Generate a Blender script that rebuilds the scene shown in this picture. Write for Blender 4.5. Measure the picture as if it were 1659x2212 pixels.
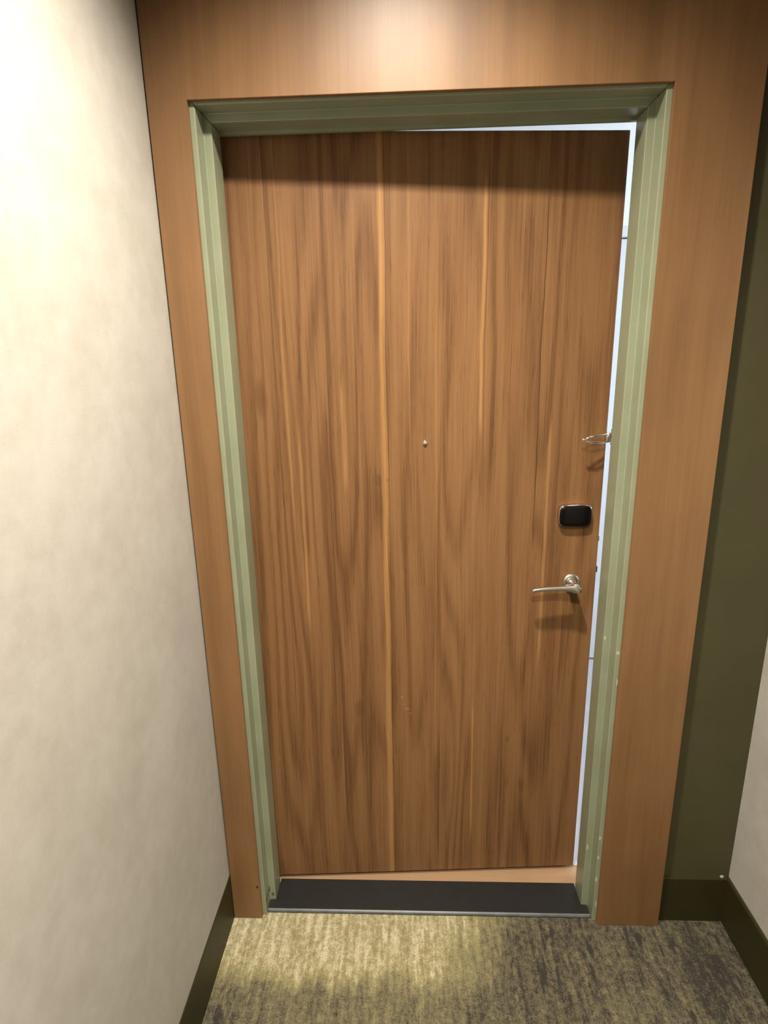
import bpy, bmesh, math, random
from mathutils import Vector, Matrix

for o in list(bpy.data.objects):
    bpy.data.objects.remove(o, do_unlink=True)
S = bpy.context.scene
C = S.collection

# ------------------------------------------------------------------ camera
CAM = Vector((-0.0462, -1.3958, 1.6478))
YAW, PITCH, ROLL, FPX = -0.0426, -0.2621, -0.0203, 1276.3
fwd = Vector((math.sin(YAW)*math.cos(PITCH), math.cos(YAW)*math.cos(PITCH), math.sin(PITCH)))
rt = Vector((math.cos(YAW), -math.sin(YAW), 0)); up = rt.cross(fwd)
r2 = math.cos(ROLL)*rt + math.sin(ROLL)*up
u2 = -math.sin(ROLL)*rt + math.cos(ROLL)*up
cd = bpy.data.cameras.new('camera'); cam = bpy.data.objects.new('camera', cd); C.objects.link(cam)
cd.sensor_fit = 'VERTICAL'; cd.sensor_height = 24.0; cd.lens = FPX/2212*24.0
cd.clip_start = 0.02
M = Matrix((r2, u2, -fwd)).transposed().to_4x4(); M.translation = CAM
cam.matrix_world = M
S.camera = cam

# ------------------------------------------------------------------ world, daylight, exposure
w = bpy.data.worlds.new('world'); S.world = w; w.use_nodes = True
bg = w.node_tree.nodes['Background']
bg.inputs[0].default_value = (0.62, 0.78, 1.0, 1); bg.inputs[1].default_value = 1.0
S.view_settings.view_transform = 'Standard'; S.view_settings.look = 'None'
S.view_settings.gamma = 1.0; S.view_settings.use_curve_mapping = False
S.view_settings.exposure = 0.0
# daylight falling in through the window of the room behind the door
ld = bpy.data.lights.new('window_daylight', 'AREA'); ld.shape = 'RECTANGLE'; ld.size = 1.0; ld.size_y = 1.5
ld.energy = 88; ld.color = (0.80, 0.90, 1.0)
lo = bpy.data.objects.new('window_daylight', ld); C.objects.link(lo)
lo.location = (2.66, 0.86, 1.5); lo.rotation_euler = (0, math.radians(90), 0)

CEIL = 2.65
WARM = (1.0, 0.90, 0.76)
# downlights in the passage ceiling: x, y, watts, cone, blend
LAMPS = [(-0.06, -0.55, 285, 142, 1.0), (-0.10, -1.62, 350, 150, 1.0)]

# ------------------------------------------------------------------ node helpers
class NT:
    def __init__(s, name):
        s.m = bpy.data.materials.new(name); s.m.use_nodes = True
        s.t = s.m.node_tree; s.b = s.t.nodes['Principled BSDF']
        s.tc = s.t.nodes.new('ShaderNodeTexCoord')
        sep = s.n('ShaderNodeSeparateXYZ'); s.t.links.new(s.tc.outputs['Object'], sep.inputs[0])
        s.x, s.y, s.z = sep.outputs
    def n(s, t, **k):
        nd = s.t.nodes.new(t)
        for a, v in k.items(): setattr(nd, a, v)
        return nd
    def put(s, sock, v):
        if isinstance(v, bpy.types.NodeSocket): s.t.links.new(v, sock)
        elif isinstance(v, (tuple, list)):
            sock.default_value = tuple(v) + (1,) if len(v) == 3 and len(sock.default_value) == 4 else v
        else: sock.default_value = v
    def f(s, op, a, b=0.0, c=None):
        nd = s.n('ShaderNodeMath', operation=op); s.put(nd.inputs[0], a); s.put(nd.inputs[1], b)
        if c is not None: s.put(nd.inputs[2], c)
        return nd.outputs[0]
    def add(s, a, b): return s.f('ADD', a, b)
    def mul(s, a, b): return s.f('MULTIPLY', a, b)
    def sub(s, a, b): return s.f('SUBTRACT', a, b)
    def vec(s, x, y, z):
        nd = s.n('ShaderNodeCombineXYZ')
        for i, v in enumerate((x, y, z)): s.put(nd.inputs[i], v)
        return nd.outputs[0]
    def noise(s, v, scale=1.0, detail=2.0, rough=0.5):
        nd = s.n('ShaderNodeTexNoise'); s.put(nd.inputs['Vector'], v)
        nd.inputs['Scale'].default_value = scale; nd.inputs['Detail'].default_value = detail
        nd.inputs['Roughness'].default_value = rough
        return nd.outputs[0]
    def rng(s, v, a, b, c=0.0, d=1.0, smooth=True):
        nd = s.n('ShaderNodeMapRange', interpolation_type='SMOOTHSTEP' if smooth else 'LINEAR')
        s.put(nd.inputs[0], v)
        for i, q in enumerate((a, b, c, d)): s.put(nd.inputs[1+i], q)
        return nd.outputs[0]
    def mix(s, fac, a, b, mode='MIX'):
        nd = s.n('ShaderNodeMix', data_type='RGBA', blend_type=mode)
        s.put(nd.inputs[0], fac); s.put(nd.inputs[6], a); s.put(nd.inputs[7], b)
        return nd.outputs[2]
    def bump(s, h, strength=0.3, dist=0.001):
        nd = s.n('ShaderNodeBump'); s.put(nd.inputs['Height'], h)
        nd.inputs['Strength'].default_value = strength; nd.inputs['Distance'].default_value = dist
        s.t.links.new(nd.outputs[0], s.b.inputs['Normal'])
    def out(s, col, rough=0.5, metal=0.0, spec=0.5):
        s.put(s.b.inputs['Base Color'], col); s.put(s.b.inputs['Roughness'], rough)
        s.b.inputs['Metallic'].default_value = metal
        s.b.inputs['Specular IOR Level'].default_value = spec
        return s.m

def paint(name, col, rough=0.4, mott=0.06, spec=0.5, scale=6.0, metal=0.0):
    t = NT(name); P = t.tc.outputs['Object']
    a = t.noise(P, scale, 4)
    fine = t.noise(P, 350, 2)
    k = t.rng(a, 0.25, 0.75, 1-mott, 1+mott)
    nd = t.n('ShaderNodeVectorMath', operation='SCALE'); nd.inputs[0].default_value = col; t.put(nd.inputs['Scale'], k)
    t.bump(fine, 0.12, 0.0006)
    return t.out(nd.outputs[0], rough, metal, spec)

def spots(t, lst):
    """union mask of small elongated marks: (x, z, rx, rz) in object x, z"""
    m = None
    for (x, z, rx, rz) in lst:
        a = t.mul(t.sub(t.x, x), 1.0/rx); b = t.mul(t.sub(t.z, z), 1.0/rz)
        d = t.add(t.mul(a, a), t.mul(b, b))
        d = t.add(d, t.mul(t.sub(t.noise(t.tc.outputs['Object'], 260, 2), 0.5), 1.1))
        q = t.rng(d, 0.8, 1.0, 1.0, 0.0)
        m = q if m is None else t.f('MAXIMUM', m, q)
    return m

# ---- wood veneer of the door leaf
def mat_door():
    t = NT('walnut_veneer')
    wob = t.noise(t.vec(t.mul(t.x, 1.5), 3.1, t.mul(t.z, 1.1)), 1.0, 2)
    wx = t.add(t.x, t.mul(t.sub(wob, 0.5), 0.03))
    pid = None
    for e in (-0.385, -0.252, -0.104, 0.044, 0.148, 0.297, 0.395):
        g = t.f('GREATER_THAN', t.add(t.x, t.mul(t.sub(wob, 0.5), 0.012)), e)
        pid = g if pid is None else t.add(pid, g)
    # figure: contour lines of a field stretched along the grain
    fld = t.noise(t.vec(t.mul(wx, 7.0), t.mul(pid, 4.37), t.mul(t.z, 0.62)), 1.0, 1.2, 0.4)
    ph = t.mul(fld, 2*math.pi*9)
    ph = t.add(ph, t.mul(t.noise(t.vec(t.mul(t.x, 60), pid, t.mul(t.z, 5)), 1.0, 2), 2.2))
    ring = t.add(t.mul(t.f('SINE', ph), 0.5), 0.5)
    ring = t.f('POWER', ring, 1.6)
    fib = t.noise(t.vec(t.mul(wx, 260), t.mul(pid, 2.3), t.mul(t.z, 3.2)), 1.0, 3, 0.6)
    band = t.noise(t.vec(t.mul(wx, 42), t.mul(pid, 3.3), t.mul(t.z, 0.55)), 1.0, 3, 0.55)
    ptone = t.noise(t.vec(t.mul(pid, 9.71), 0.5, t.mul(t.z, 0.25)), 1.0, 0)
    pore = t.noise(t.vec(t.mul(t.x, 380), 7.7, t.mul(t.z, 16)), 1.0, 2, 0.6)
    v = t.add(t.mul(t.sub(ring, 0.5), -0.27), 0.50)
    v = t.add(v, t.mul(t.sub(band, 0.5), 0.60))
    v = t.add(v, t.mul(t.sub(fib, 0.5), 0.75))
    v = t.add(v, t.mul(t.sub(ptone, 0.5), 0.40))
    v = t.sub(v, t.mul(t.rng(pore, 0.58, 0.72), 0.20))
    dark, mid, lite = (0.094, 0.043, 0.017), (0.172, 0.086, 0.035), (0.234, 0.125, 0.054)
    col = t.mix(t.rng(v, 0.12, 0.5, 0, 1, False), dark, mid)
    col = t.mix(t.rng(v, 0.5, 0.95, 0, 1, False), col, lite)
    # dark knots and gum marks
    kn = None
    for (x, z, rx, rz) in ((-0.123, 1.318, .012, .016), (-0.10, 1.318, .006, .005), (-0.425, 1.54, .016, .05), (0.458, 1.40, .012, .03),
                           (0.250, 0.50, .006, .012), (-0.20, 0.62, .016, .03), (0.30, 0.33, .008, .03)):
        a = t.mul(t.sub(wx, x), 1/rx); b = t.mul(t.sub(t.z, z), 1/rz)
        d = t.rng(t.add(t.mul(a, a), t.mul(b, b)), 0.0, 1.6, 1.0, 0.0)
        kn = d if kn is None else t.f('MAXIMUM', kn, d)
    col = t.mix(t.mul(kn, 0.55), col, dark)
    # golden sapwood streaks between the veneer leaves: x0, halfwidth, z from, z to, strength
    lean = t.mul(t.sub(t.noise(t.vec(0.3, 1.7, t.mul(t.z, 1.6)), 1.0, 1), 0.5), 0.022)
    fine = t.mul(t.sub(t.noise(t.vec(5.3, 1.7, t.mul(t.z, 14)), 1.0, 1), 0.5), 0.004)
    for (x0, hw, z0, z1, k) in ((-0.109, 0.0095, -0.3, 2.4, 0.55), (0.146, 0.0050, 1.40, 2.08, 0.60), (0.3325, 0.0050, 0.72, 1.50, 0.45),
                                (0.144, 0.0035, 0.12, 0.66, 0.55), (-0.333, 0.0045, 0.86, 1.50, 0.45), (-0.215, 0.009, 1.25, 1.62, 0.35),
                                (-0.36, 0.004, 1.2, 2.3, 0.25), (0.03, 0.003, 0.4, 2.0, 0.18), (-0.04, 0.003, 1.3, 2.2, 0.22)):
        d = t.f('ABSOLUTE', t.sub(t.add(t.x, t.add(lean, fine)), x0))
        q = t.rng(d, hw*0.05, hw*1.35, 1.0, 0.0)
        q = t.mul(q, t.mul(t.rng(t.z, z0, z0+0.10), t.rng(t.z, z1-0.10, z1, 1, 0)))
        q = t.mul(q, t.rng(fib, 0.25, 0.6, 0.55, 1.0))
        col = t.mix(t.mul(q, k), col, (0.413, 0.224, 0.080))
    # dark seams right beside some of the streaks
    for (x0, z0, z1, k) in ((-0.098, -0.3, 2.4, 0.5), (0.299, 1.1, 2.05, 0.8), (0.154, 1.3, 2.1, 0.4), (0.236, 0.05, 0.75, 0.4), (-0.385, 0.05, 2.3, 0.3)):
        d = t.f('ABSOLUTE', t.sub(t.add(t.x, t.add(lean, fine)), x0))
        q = t.mul(t.rng(d, 0.0004, 0.0022, 1, 0), t.mul(t.rng(t.z, z0, z0+.08), t.rng(t.z, z1-.08, z1, 1, 0)))
        col = t.mix(t.mul(q, k), col, (0.056, 0.020, 0.007))
    scr = spots(t, [(-0.055, 0.615, .008, .003), (-0.07, 0.655, .004, .004), (-0.045, 0.60, .005, .002), (-0.066, 0.63, .006, .0015)])
    col = t.mix(t.mul(scr, 0.3), col, (0.312, 0.220, 0.154))
    t.bump(fib, 0.10, 0.0005)
    return t.out(col, 0.5, 0, 0.22)

# ---- smoother veneer of the surround
def mat_surround():
    t = NT('surround_veneer')
    wob = t.noise(t.vec(t.mul(t.x, 1.3), 8.1, t.mul(t.z, 0.9)), 1.0, 2)
    wx = t.add(t.x, t.mul(t.sub(wob, 0.5), 0.05))
    band = t.noise(t.vec(t.mul(wx, 17), 2.2, t.mul(t.z, 0.8)), 1.0, 3, 0.5)
    fib = t.noise(t.vec(t.mul(wx, 190), 4.3, t.mul(t.z, 4)), 1.0, 3, 0.6)
    blot = t.noise(t.vec(t.mul(t.x, 7), 1.3, t.mul(t.z, 3.2)), 1.0, 3, 0.5)
    v = t.add(0.5, t.mul(t.sub(band, 0.5), 1.15))
    v = t.add(v, t.mul(t.sub(fib, 0.5), 0.5)); v = t.add(v, t.mul(t.sub(blot, 0.5), 0.75))
    col = t.mix(t.rng(v, 0.1, 0.9, 0, 1, False), (0.134, 0.067, 0.025), (0.225, 0.119, 0.049))
    chip = spots(t, [(-0.507, 0.118, .003, .005)])
    col = t.mix(chip, col, (0.013, 0.007, 0.003))
    t.bump(fib, 0.08, 0.0004)
    return t.out(col, 0.44, 0, 0.5)

# ---- sage frame paint with chips knocked out at the strike side
def mat_frame():
    t = NT('sage_frame_paint')
    a = t.noise(t.tc.outputs['Object'], 8, 4)
    col = t.mix(t.rng(a, 0.3, 0.7), (0.209, 0.232, 0.153), (0.234, 0.258, 0.173))
    chips = spots(t, [(0.474, 0.905, .0022, .006), (0.494, 0.885, .004, .005), (0.4745, 0.225, .0028, .011),
                      (0.492, 0.232, .003, .007), (0.492, 0.155, .003, .010), (0.497, 0.065, .002, .012), (0.492, 0.30, .003, .006),
                      (0.4985, 0.80, .0015, .010)])
    col = t.mix(t.mul(chips, 0.8), col, (0.500, 0.463, 0.344))
    scuff = spots(t, [(-0.478, 0.030, .005, .007), (-0.487, 0.05, .002, .012)])
    col = t.mix(t.mul(scuff, 0.7), col, (0.031, 0.034, 0.025))
    t.bump(t.noise(t.tc.outputs['Object'], 300, 2), 0.10, 0.0005)
    return t.out(col, 0.33, 0, 0.5)

# ---- mottled wallcovering
def mat_wall():
    t = NT('beige_wallcovering'); P = t.tc.outputs['Object']
    a = t.noise(P, 5, 5, 0.6); b = t.noise(P, 26, 4, 0.6)
    c = t.noise(t.vec(t.mul(t.x, 500), t.mul(t.y, 500), t.mul(t.z, 60)), 1, 2)
    d = t.noise(t.vec(t.mul(t.x, 60), t.mul(t.y, 60), t.mul(t.z, 500)), 1, 2)
    v = t.add(t.add(t.mul(a, 0.55), t.mul(b, 0.45)), t.mul(t.sub(t.add(c, d), 1.0), 0.15))
    col = t.mix(t.rng(v, 0.3, 0.7), (0.361, 0.342, 0.302), (0.422, 0.409, 0.374))
    t.bump(t.add(c, d), 0.10, 0.0006)
    return t.out(col, 0.55, 0, 0.3)

# ---- streaked carpet
def mat_carpet():
    t = NT('streaked_carpet')
    X, Y = t.x, t.y
    wv = t.noise(t.vec(t.mul(X, 3), t.mul(Y, 3), 0.2), 1, 2)
    big = t.noise(t.vec(t.mul(X, 4.0), t.mul(Y, 3.0), 4.4), 1, 3, 0.55)
    st = t.noise(t.vec(t.mul(X, 58), t.mul(Y, 7), 1.1), 1, 3, 0.6)
    st2 = t.noise(t.vec(t.mul(X, 120), t.mul(Y, 16), 6.1), 1, 2, 0.6)
    st3 = t.noise(t.vec(t.mul(X, 36), t.mul(Y, 9), 9.3), 1, 2, 0.5)
    tuft = t.noise(t.vec(t.mul(X, 240), t.mul(Y, 240), 0.0), 1, 2, 0.7)
    clump = t.noise(t.vec(t.mul(X, 75), t.mul(Y, 60), 2.0), 1, 3, 0.65)
    # broad tone change: pale ochre left at the doorstep, slate rightward and nearer the camera
    ex = t.add(X, t.mul(t.sub(wv, 0.5), 0.35)); ey = t.add(Y, t.mul(t.sub(st3, 0.5), 0.13))
    pale = t.mul(t.rng(ex, 0.02, 0.34, 1, 0), t.rng(ey, -0.235, -0.13, 0.22, 1))
    pale = t.add(t.mul(pale, 0.95), t.mul(t.sub(big, 0.5), 0.45))
    drift2 = t.rng(t.add(t.mul(t.sub(t.noise(t.vec(t.mul(X, 9), t.mul(Y, 3.5), 7.7), 1, 3), 0.5), 1.0), 0.5), 0.52, 0.62)
    slate, mud, ochre, cream = (0.034, 0.030, 0.026), (0.098, 0.087, 0.055), (0.232, 0.206, 0.104), (0.440, 0.400, 0.280)
    v = t.add(t.add(t.mul(pale, 0.62), 0.17), t.mul(t.sub(st, 0.5), t.rng(pale, 0.1, 0.8, 0.55, 0.85)))
    v = t.add(v, t.mul(t.sub(clump, 0.5), 0.75)); v = t.add(v, t.mul(t.sub(st2, 0.5), 0.35))
    v = t.add(v, t.mul(t.sub(tuft, 0.5), 0.70))
    v = t.sub(v, t.mul(drift2, t.rng(pale, 0.1, 0.6, 0.10, 0.02)))
    v = t.sub(v, t.mul(t.rng(st3, 0.60, 0.72), t.rng(pale, 0.2, 0.8, 0.22, 0.10)))
    col = t.mix(t.rng(v, 0.0, 0.24, 0, 1, False), slate, mud)
    col = t.mix(t.rng(v, 0.24, 0.66, 0, 1, False), col, ochre)
    col = t.mix(t.rng(v, 0.66, 0.98, 0, 1, False), col, cream)
    t.bump(t.add(t.add(tuft, t.mul(clump, 0.8)), t.mul(st2, 0.7)), 0.8, 0.004)
    return t.out(col, 0.95, 0, 0.1)

# ---- plank floor of the room behind
def mat_oak():
    t = NT('oak_floor')
    a = t.noise(t.vec(t.mul(t.x, 3), t.mul(t.y, 60), 0.3), 1, 3)
    b = t.noise(t.vec(t.mul(t.x, 9), t.mul(t.y, 9), 0.3), 1, 3)
    col = t.mix(t.add(t.mul(a, 0.6), t.mul(b, 0.4)), (0.246, 0.151, 0.081), (0.336, 0.218, 0.125))
    return t.out(col, 0.30, 0, 0.5)

MT = {
    'door': mat_door(), 'surround': mat_surround(), 'frame': mat_frame(), 'wall': mat_wall(), 'carpet': mat_carpet(), 'oak': mat_oak(),
    'green': paint('olive_wall_paint', (0.057, 0.052, 0.023), 0.55, 0.06, 0.25),
    'base': paint('dark_olive_base_paint', (0.025, 0.022, 0.006), 0.48, 0.08, 0.3),
    'white': paint('white_room_paint', (0.80, 0.80, 0.80), 0.5, 0.02, 0.4),
    'ceil': paint('ceiling_paint', (0.243, 0.236, 0.223), 0.7, 0.02, 0.2),
    'grey': paint('pale_grey_floor', (0.46, 0.44, 0.46), 0.25, 0.05, 0.5),
    'cup': paint('white_cupboard_lacquer', (0.66, 0.67, 0.69), 0.4, 0.02, 0.4),
    'thr': paint('black_threshold', (0.008, 0.008, 0.008), 0.42, 0.12, 0.5, 30),
    'thredge': paint('grey_threshold_lip', (0.053, 0.059, 0.062), 0.40, 0.25, 0.5, 40),  # lip in a lighter, mottled grey than the black plate
    'nickel': paint('satin_nickel', (0.66, 0.62, 0.56), 0.30, 0.03, 0.5, 40, 1.0),
    'chrome': paint('polished_chrome', (0.86, 0.84, 0.81), 0.12, 0.01, 0.5, 40, 1.0),
    'black': paint('black_glossy_plastic', (0.0025, 0.002, 0.0025), 0.28, 0.05, 0.25),
    'seal': paint('dark_seal_rubber', (0.035, 0.035, 0.025), 0.7, 0.05, 0.2),
    'bolt': paint('dark_bolt_steel', (0.07, 0.065, 0.06), 0.4, 0.05, 0.5, 40, 0.6),
    'lens': paint('peephole_glass', (0.85, 0.85, 0.84), 0.22, 0.01, 0.8, 40, 0.9),
    'edge': paint('leaf_edge_band', (0.100, 0.047, 0.020), 0.5, 0.1, 0.3),
}

# ------------------------------------------------------------------ mesh helpers
def link(name, bm, mat, parent=None, smooth=False, bevel=None, seg=2):
    bmesh.ops.recalc_face_normals(bm, faces=bm.faces)
    me = bpy.data.meshes.new(name); bm.to_mesh(me); bm.free()
    for m in (mat if isinstance(mat, (list, tuple)) else [mat]): me.materials.append(MT[m])
    o = bpy.data.objects.new(name, me); C.objects.link(o)
    if parent: o.parent = parent
    if smooth:
        for p in me.polygons: p.use_smooth = True
    if bevel:
        b = o.modifiers.new('bevel', 'BEVEL'); b.width = bevel; b.segments = seg
        b.limit_method = 'ANGLE'; b.angle_limit = math.radians(40); b.harden_normals = False
        for p in me.polygons: p.use_smooth = True
        ws = o.modifiers.new('wn', 'WEIGHTED_NORMAL'); ws.keep_sharp = False; ws.weight = 100
    return o
def box(bm, x0, x1, y0, y1, z0, z1):
    vs = [bm.verts.new((x, y, z)) for z in (z0, z1) for y in (y0, y1) for x in (x0, x1)]
    for f in ((0, 1, 3, 2), (4, 6, 7, 5), (0, 4, 5, 1), (2, 3, 7, 6), (0, 2, 6, 4), (1, 5, 7, 3)):
        bm.faces.new([vs[i] for i in f])
    return vs
def boxes(*bs):
    bm = bmesh.new()
    for b in bs: box(bm, *b)
    return bm
def rings(bm, rs, caps=True):
    """loft between rings of equal length"""
    R = [[bm.verts.new(p) for p in r] for r in rs]
    n = len(rs[0])
    for a, b in zip(R, R[1:]):
        for i in range(n): bm.faces.new((a[i], a[(i+1) % n], b[(i+1) % n], b[i]))
    if caps: bm.faces.new(R[0]); bm.faces.new(R[-1])
def lathe_y(bm, cx, cz, prof, n=32):
    """prof: list of (radius, y)"""
    rings(bm, [[(cx+r*math.cos(2*math.pi*i/n), y, cz+r*math.sin(2*math.pi*i/n)) for i in range(n)] for r, y in prof])
def tube(bm, pts, rad, n=12):
    P = [Vector(p) for p in pts]; rs = []
    for i, q in enumerate(P):
        tn = ((P[min(i+1, len(P)-1)] - P[max(i-1, 0)])).normalized()
        a = tn.cross(Vector((0, 0.3, 1))).normalized(); b = tn.cross(a)
        r = rad[i] if isinstance(rad, (list, tuple)) else rad
        rs.append([q + a*r*math.cos(2*math.pi*k/n) + b*r*math.sin(2*math.pi*k/n) for k in range(n)])
    rings(bm, rs)
def tag(o, label, cat, group=None, kind=None):
    o['label'] = label; o['category'] = cat
    if group: o['group'] = group
    if kind: o['kind'] = kind
    return o
def empty(name, loc=(0, 0, 0), rz=0):
    o = bpy.data.objects.new(name, None); C.objects.link(o); o.location = loc; o.rotation_euler = (0, 0, rz)
    o.empty_display_size = 0.1
    return o

# ------------------------------------------------------------------ measured layout
XLW, XRW = -0.5884, 0.8766        # passage walls
YB = 0.027                        # olive end wall plane (veneer surround face is y = 0)
XPL, XPR, XO = -0.5846, 0.6778, 0.500
HO = 2.166                        # opening in the surround
HB = 0.157                        # skirting height
YBACK = -4.2
YR = 1.545                        # far wall of the room behind

# passage shell
tag(link('floor', boxes((XLW-.1, XRW+.1, YBACK-.1, 0.062, -0.06, 0)), 'carpet'), 'streaked ochre and grey carpet of the passage', 'floor', kind='structure')
tag(link('floor_room', boxes((-1.3, 2.7, 0.212, YR+.1, -0.06, -0.001)), 'grey'), 'pale grey floor of the room behind the door', 'floor', kind='structure')
tag(link('trim_3', boxes((-0.6, 0.6, 0.062, 0.212, -0.06, 0.0)), 'oak'), 'tan wooden saddle strip showing beneath the open door', 'floor strip', kind='structure')
tag(link('wall_left', boxes((XLW-.1, XLW, YBACK, 0.16, 0, CEIL)), 'wall'), 'beige wallcovered wall beside the hinge side of the doorway', 'wall', kind='structure')
tag(link('wall_right', boxes((XRW, XRW+.1, YBACK, 0.16, 0, CEIL)), 'wall'), 'beige wall meeting the olive end wall in a corner', 'wall', kind='structure')
tag(link('wall_front', boxes((XLW-.1, XRW+.1, YBACK-.1, YBACK, 0, CEIL)), 'wall'), 'beige wall at the far end of the passage', 'wall', kind='structure')
tag(link('wall_back', boxes((XLW, -0.525, YB, 0.160, 0, CEIL), (0.525, XRW, YB, 0.160, 0, CEIL), (-0.525, 0.525, YB, 0.160, 2.20, CEIL)), 'green'),
    'dark olive painted end wall around the wooden surround', 'wall', kind='structure')
tag(link('ceiling', boxes((XLW-.1, XRW+.1, YBACK-.1, 0.16, CEIL, CEIL+.1)), 'ceil'), 'off-white ceiling over the passage', 'ceiling', kind='structure')

# skirting with an eased top edge
def skirting(name, pts, label):
    """pts: list of the wall-side xy points and their offset xy points"""
    bm = bmesh.new(); (a, b), (a2, b2) = pts
    prof = lambda w, f: [(w[0], w[1], 0), (f[0], f[1], 0), (f[0], f[1], HB-.005), (w[0]*.35+f[0]*.65, w[1]*.35+f[1]*.65, HB), (w[0], w[1], HB)]
    rings(bm, [prof(a, b), prof(a2, b2)])
    return tag(link(name, bm, 'base'), label, 'skirting board', kind='structure')
T = 0.008
TL = 0.0026
skirting('baseboard_left', (((XLW, YBACK), (XLW+TL, YBACK)), ((XLW, YB), (XLW+TL, YB))), 'dark olive skirting running along the beige hinge-side wall')
skirting('baseboard_back', (((XPR, YB), (XPR, YB-T)), ((XRW-T, YB), (XRW-T, YB-T))), 'short dark olive skirting under the olive wall')
skirting('baseboard_right', (((XRW, YBACK), (XRW-T, YBACK)), ((XRW, YB), (XRW-T, YB))), 'dark olive skirting running along the beige wall past the corner')
# dab of filler in the skirting corner
bm = bmesh.new(); bmesh.ops.create_icosphere(bm, subdivisions=2, radius=0.007)
for v in bm.verts: v.co = Vector((v.co.x*0.9+XRW-.022, v.co.y*.5+YB-.004, v.co.z*0.8+HB+.002)) + Vector((0, 0, random.Random(int(v.co.x*1e5)).uniform(-.001, .001)))
o = link('filler_dab', bm, 'frame', None, True); o.parent = bpy.data.objects['baseboard_back']

# veneer surround, one board face with the opening cut out
bm = bmesh.new()
out = [(XPL, 0), (XPL, CEIL-.002), (XPR, CEIL-.002), (XPR, 0), (XO, 0), (XO, HO), (-XO, HO), (-XO, 0)]
quads = ((0, 1, 6, 7), (1, 2, 5, 6), (2, 3, 4, 5))
F = [bm.verts.new((x, 0, z)) for x, z in out]; B = [bm.verts.new((x, YB-.0005, z)) for x, z in out]
for q in quads: bm.faces.new([F[i] for i in q]); bm.faces.new([B[i] for i in reversed(q)])
for i in range(8): bm.faces.new((F[i], B[i], B[(i+1) % 8], F[(i+1) % 8]))
tag(link('trim_1', bm, 'surround', None, False, 0.0012), 'smooth brown wood veneer surround panel framing the doorway', 'door surround', kind='structure')

# ------------------------------------------------------------------ steel frame, sage outside, white towards the room
trim2 = empty('trim_2', (0, 0, 0)); tag(trim2, 'sage green stepped steel door frame inside the wooden surround', 'door frame', kind='structure')
HZ = 2.1718
YF, YS, YSR, YE = 0.012, 0.057, 0.123, 0.172
XF, XS = 0.4885, 0.4697
prof = [(0.522, YF), (XF, YF), (XF, YS), (XS, YS), (XS, YSR), (XF, YSR), (XF, YE), (0.522, YE)]   # half-width, depth
zof = lambda hw: HZ - (0.5 - hw)     # head height that mitres with that half-width
for s in (-1, 1):
    bm = bmesh.new()
    rings(bm, [[(s*h, y, 0.0) for h, y in prof], [(s*h, y, zof(h)) for h, y in prof]])
    link('jamb', bm, ['frame'], trim2, bevel=0.0022)
bm = bmesh.new()
rings(bm, [[(-h, y, zof(h)) for h, y in prof], [(h, y, zof(h)) for h, y in prof]])
link('head', bm, 'frame', trim2, bevel=0.0022)
link('seal_strip', boxes((-XS, XS, 0.113, YSR, zof(XS)-0.0065, zof(XS)+.001)), 'frame', trim2)
# white lining on the room side of the frame
link('room_side_lining', boxes((-0.60, -0.522, YE-.002, YE+.012, 0, 2.26), (0.522, 0.60, YE-.002, YE+.012, 0, 2.26), (-0.522, 0.522, YE-.002, YE+.012, 2.196, 2.26)), 'white', trim2)

# ------------------------------------------------------------------ threshold
thr = empty('threshold', (0, 0.02, 0)); tag(thr, 'black threshold plate on the floor between the frame jambs', 'threshold')
bm = bmesh.new()
pl = [(-0.4865, 0.006), (0.4865, 0.006), (0.4865, 0.036), (0.468, 0.0375), (0.468, 0.112), (-0.468, 0.112), (-0.468, 0.0375), (-0.4865, 0.036)]
a = [bm.verts.new((x, y, 0.0)) for x, y in pl]; b = [bm.verts.new((x, y, 0.0098 if y < .02 else 0.0112)) for x, y in pl]
bm.faces.new(a); bm.faces.new(b)
for i in range(8): bm.faces.new((a[i], a[(i+1) % 8], b[(i+1) % 8], b[i]))
link('plate', bm, 'thr', thr, bevel=0.0008)
bm = bmesh.new()
rings(bm, [[(x, 0.006, 0.0), (x, 0.0, 0.0), (x, -0.001, 0.004), (x, 0.0015, 0.0082), (x, 0.0062, 0.0104), (x, 0.007, 0.0098)] for x in (-0.4872, 0.4872)])
link('nosing', bm, 'thredge', thr, bevel=0.0006)

# ------------------------------------------------------------------ door leaf, ajar, hinged at its left edge
HX, HY, EX, EY = -0.482, 0.142, 0.4835, 0.198
ANG = math.atan2(EY-HY, EX-HX); LW = math.hypot(EX-HX, EY-HY)
door = empty('door_1', (HX, HY, 0), ANG); tag(door, 'brown walnut veneer door standing ajar with lever and card reader', 'door', kind='structure')
OFF = -HX/ math.cos(ANG)       # local x of the passage centre line; parts are laid out from it
def L(x): return x + OFF       # world-ish x -> local x along the leaf
TH, ZB, ZTL, ZTR = 0.044, 0.013, 2.153, 2.1435
bm = bmesh.new()
# leaf mesh is modelled around the centre line so that the veneer is laid out from it
x0, x1 = -OFF, LW-OFF
v = [bm.verts.new(p) for p in ((x0, 0, ZB), (x1, 0, ZB), (x1, 0, ZTR), (x0, 0, ZTL), (x0, TH, ZB), (x1, TH, ZB), (x1, TH, ZTR), (x0, TH, ZTL))]
for f in ((0, 1, 2, 3), (5, 4, 7, 6), (4, 0, 3, 7), (1, 5, 6, 2), (3, 2, 6, 7), (4, 5, 1, 0)): bm.faces.new([v[i] for i in f])
leaf = link('leaf', bm, 'door', door, bevel=0.001)
leaf.location = (OFF, 0, 0)
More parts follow.
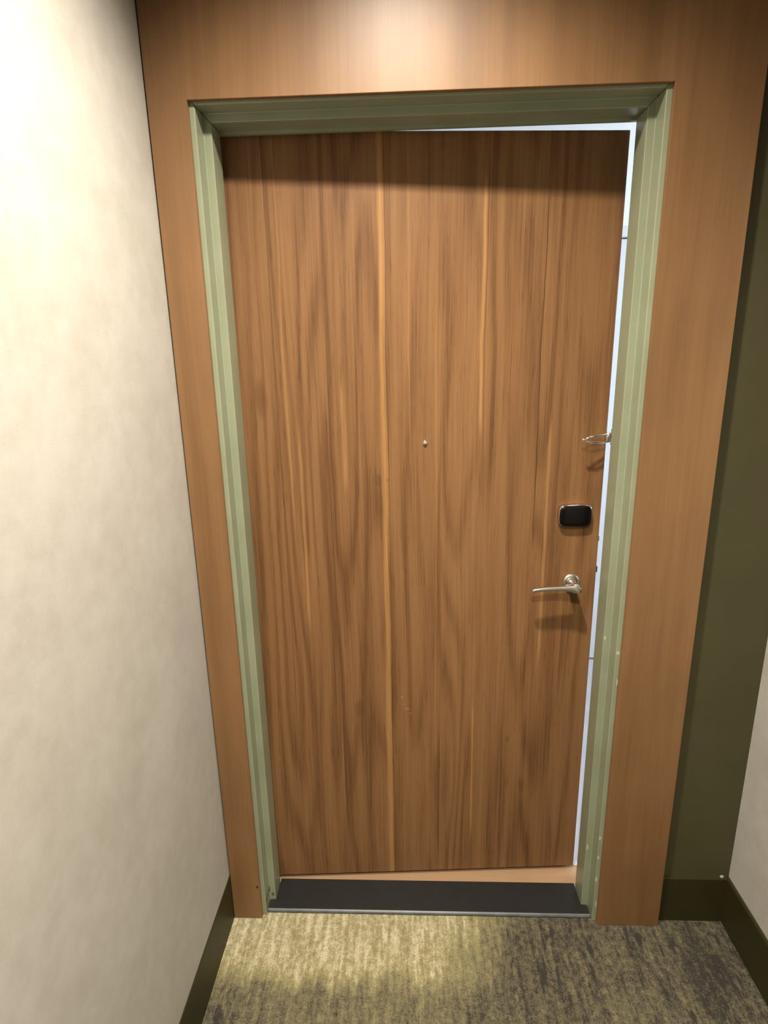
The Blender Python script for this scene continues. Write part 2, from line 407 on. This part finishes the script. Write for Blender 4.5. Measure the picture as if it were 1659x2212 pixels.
# hinges on the back edge
for z in (0.25, 1.08, 1.90):
    bm = bmesh.new(); tube(bm, [(-.004, TH+.004, z-.055), (-.004, TH+.004, z+.055)], 0.006, 12)
    link('hinge', bm, 'nickel', door, True)

# peephole
pe = bmesh.new(); X = L(0.0); Z = 1.4165
lathe_y(pe, X, Z, [(0.0068, 0.001), (0.0068, -0.0022), (0.0056, -0.0038), (0.0044, -0.0038), (0.0040, -0.002)], 24)
ph = link('peephole', pe, 'chrome', door, True); ph['label'] = 'tiny chrome peephole'
pe = bmesh.new(); lathe_y(pe, X, Z, [(0.0046, -0.001), (0.0046, -0.0030), (0.0040, -0.0050), (0.0028, -0.0066), (0.0012, -0.0073)], 20)
link('lens', pe, 'lens', ph, True)

# card reader: bulged rounded rectangle, chrome body, black face
def bulged(a, b, y, n=12, rc=0.30, bul=0.06):
    pts = []
    for i in range(4*n):
        th = 2*math.pi*i/(4*n)
        c, s = math.cos(th), math.sin(th); e = 2/7.0
        x = math.copysign(abs(c)**e, c); z = math.copysign(abs(s)**e, s)
        pts.append((x*a*(1+bul*(1-z*z)-bul*.5), y, z*b*(1+1.6*bul*(1-x*x)-bul*.8)))
    return pts
def shift(r, X, Z): return [(x+X, y, z+Z) for x, y, z in r]
X, Z = L(0.4105), 1.2085
bm = bmesh.new()
rings(bm, [shift(bulged(a, b, y), X, Z) for a, b, y in ((.0445, .0300, .001), (.0445, .0300, -.010), (.0435, .0290, -.0135), (.0410, .0265, -.0140))])
rd = link('card_reader', bm, 'chrome', door, True); rd['label'] = 'chrome edged black card reader'
bm = bmesh.new()
rings(bm, [shift(bulged(a, b, y), X, Z) for a, b, y in ((.0432, .0286, -.010), (.0432, .0286, -.0152), (.0412, .0266, -.0172), (.030, .018, -.0186), (.012, .008, -.0190))])
link('reader_face', bm, 'black', rd, True)

# lever handle
X, Z = L(0.4125), 1.0125
lv = empty('lever_handle', (X, 0, Z)); lv.parent = door; lv['label'] = 'satin nickel lever handle'
bm = bmesh.new(); lathe_y(bm, 0, 0, [(0.0235, 0.001), (0.0235, -0.005), (0.0215, -0.0085), (0.0135, -0.0095)], 40)
link('rose', bm, 'nickel', lv, True)
bm = bmesh.new(); lathe_y(bm, -0.002, 0, [(0.0115, -0.006), (0.0110, -0.022), (0.0118, -0.040), (0.0120, -0.052), (0.0105, -0.0565)], 32)
link('neck', bm, 'nickel', lv, True)
bm = bmesh.new(); rs = []
st = [(0.0125, -0.0085, .0035, .006), (0.0115, -0.0070, .0070, .0085), (0.004, -0.0045, .0108, .0100), (-0.006, -0.0015, .0118, .0100), (-0.018, 0.0002, .0092, .0090), (-0.034, 0.0010, .0070, .0080),
      (-0.055, 0.0014, .0060, .0074), (-0.078, 0.0008, .0056, .0070), (-0.100, -0.0012, .0053, .0066), (-0.117, -0.0036, .0050, .0062), (-0.1225, -0.0045, .0036, .0046), (-0.1240, -0.0048, .0020, .0028)]
for (x, z, hz, hy) in st:
    ring = []
    for k in range(16):
        th = 2*math.pi*k/16; c, s = math.cos(th), math.sin(th)
        ring.append((x, -0.053 + math.copysign(abs(c)**.5, c)*hy - 0.00, z + math.copysign(abs(s)**.5, s)*hz))
    rs.append(ring)
rings(bm, rs); link('lever', bm, 'nickel', lv, True)
# bolts that stick out of the leaf edge
bm = bmesh.new()
va = [(LW-.002, .012, 1.030), (LW-.002, .030, 1.030), (LW+.0095, .026, 1.033), (LW+.0085, .013, 1.033)]
rings(bm, [va, [(x, y, z+.016) for x, y, z in va]])
link('latch_bolt', bm, 'bolt', door, bevel=0.0006)
link('deadlatch', boxes((LW-.002, LW+.0042, .006, .028, 1.128, 1.142)), 'bolt', door, bevel=0.0006)

# ------------------------------------------------------------------ swing-bar guard flipped out into the gap
gd = empty('door_guard', (0.4885, 0.19, 1.4215)); tag(gd, 'chrome swing-bar door guard poking through the gap beside the door edge', 'door guard')
def G(x, y, z): return (x-0.4885, y-0.19, z-1.4215)
link('bracket', boxes((0.0045, 0.040, -.005, 0.006, -.022, .022)), 'nickel', gd, bevel=0.0015)
bm = bmesh.new()
lathe = [(0.0078, -.013), (0.0078, .013)]
rings(bm, [[(G(0.4795, 0.1755, 0)[0]+r*math.cos(2*math.pi*k/20), G(0, 0.1755, 0)[1]+r*math.sin(2*math.pi*k/20), z+.002) for k in range(20)] for r, z in ((.004, -.0135), (.0068, -.012), (.0068, .012), (.004, .0135))])
link('knuckle', bm, 'nickel', gd, True)
bm = bmesh.new(); pts = []
top = [(0.4795, .1745, 1.4315), (0.468, .1635, 1.4318), (0.450, .1565, 1.4308), (0.434, .1515, 1.4300), (0.4245, .149, 1.4285)]
nose = [(0.4165, .1475, 1.4255), (0.4140, .147, 1.4215), (0.4165, .1475, 1.4180)]
bot = [(x, y, 1.4215-(z-1.4215)*0.98) for x, y, z in reversed(top)]
tube(bm, [G(*q) for q in top+nose+bot], 0.0025, 10)
link('swing_bar', bm, 'chrome', gd, True)
bm = bmesh.new(); bmesh.ops.create_uvsphere(bm, u_segments=20, v_segments=12, radius=0.0040)
for v_ in bm.verts: v_.co += Vector(G(0.4075, .1455, 1.4222))
link('tip_ball', bm, 'chrome', gd, True)
bm = bmesh.new(); tube(bm, [G(0.4145, .147, 1.4216), G(0.409, .1458, 1.4221)], 0.0022, 10)
link('tip_stem', bm, 'chrome', gd, True)
bm = bmesh.new(); tube(bm, [G(0.4795, .1755, 1.4235), G(0.490, .186, 1.4235)], 0.0050, 12)
link('pivot_arm', bm, 'nickel', gd, True)

# ------------------------------------------------------------------ room behind the door
def st(name, bm, m, label, cat): return tag(link(name, bm, m), label, cat, kind='structure')
st('wall_room_near', boxes((-1.3, -0.525, 0.160, 0.171, 0, CEIL), (0.525, 2.7, 0.160, 0.171, 0, CEIL), (-0.525, 0.525, 0.160, 0.171, 2.20, CEIL)), 'white', 'white inner face of the doorway wall', 'wall')
st('wall_room_far', boxes((-1.3, 0.55, YR, YR+.1, 0, CEIL), (0.55, 1.45, YR, YR+.1, 2.178, CEIL), (1.45, 2.7, YR, YR+.1, 0, CEIL)), 'white', 'white far wall glimpsed through the door gap', 'wall')
st('wall_room_left', boxes((-1.4, -1.3, 0.16, YR+.1, 0, CEIL)), 'white', 'white side wall of the room behind the door', 'wall')
st('wall_room_right', boxes((2.6, 2.7, 0.171, YR, 0, 0.75), (2.6, 2.7, 0.171, YR, 2.25, CEIL), (2.6, 2.7, 0.171, 0.36, .75, 2.25), (2.6, 2.7, 1.36, YR, .75, 2.25)), 'white', 'white window wall of the room behind the door', 'wall')
st('ceiling_room', boxes((-1.4, 2.7, 0.16, YR+.1, CEIL, CEIL+.1)), 'white', 'white ceiling of the room behind the door', 'ceiling')
cl = empty('door_2', (1.0, YR, 0)); tag(cl, 'white cupboard door on the far wall behind the gap', 'door', kind='structure')
link('leaf', boxes((-.447, .447, 0.03, 0.06, 0.008, 2.132)), 'cup', cl, bevel=.002)
link('head_casing', boxes((-.45, .45, -.004, 0.06, 2.138, 2.178)), 'cup', cl, bevel=.002)
link('cupboard_back', boxes((-.45, .45, 0.075, 0.1, 0.0, 2.178)), 'white', cl)
wn = empty('window_1', (2.65, 0.86, 0.75)); tag(wn, 'white window frame of the room behind the door', 'window', kind='structure')
link('window_frame', boxes((-.03, .0, -.5, -.45, 0, 1.5), (-.03, .0, .45, .5, 0, 1.5), (-.03, .0, -.45, .45, 0, .05), (-.03, .0, -.45, .45, 1.45, 1.5)), 'white', wn)

# ------------------------------------------------------------------ downlights
for (x, y, pw, cone, blend) in LAMPS:
    d = empty('downlight', (x, y, CEIL)); tag(d, 'round recessed ceiling downlight just in front of the wooden surround' if y > -1 else 'round recessed ceiling downlight farther along the passage', 'ceiling light', 'recessed downlights')
    bm = bmesh.new(); n = 32; R = []
    for r, z in ((0.055, -0.001), (0.078, -0.001), (0.076, -0.006), (0.058, -0.006)):
        R.append([bm.verts.new((r*math.cos(2*math.pi*k/n), r*math.sin(2*math.pi*k/n), z)) for k in range(n)])
    for a, b in zip(R, R[1:]+R[:1]):
        for k in range(n): bm.faces.new((a[k], a[(k+1) % n], b[(k+1) % n], b[k]))
    link('trim_ring', bm, 'ceil', d, True)
    l = bpy.data.lights.new('downlight_lamp', 'SPOT'); l.energy = pw; l.color = WARM
    l.spot_size = math.radians(cone); l.spot_blend = blend; l.shadow_soft_size = 0.045
    q = bpy.data.objects.new('downlight_lamp', l); C.objects.link(q); q.parent = d; q.location = (0, 0, -0.012)
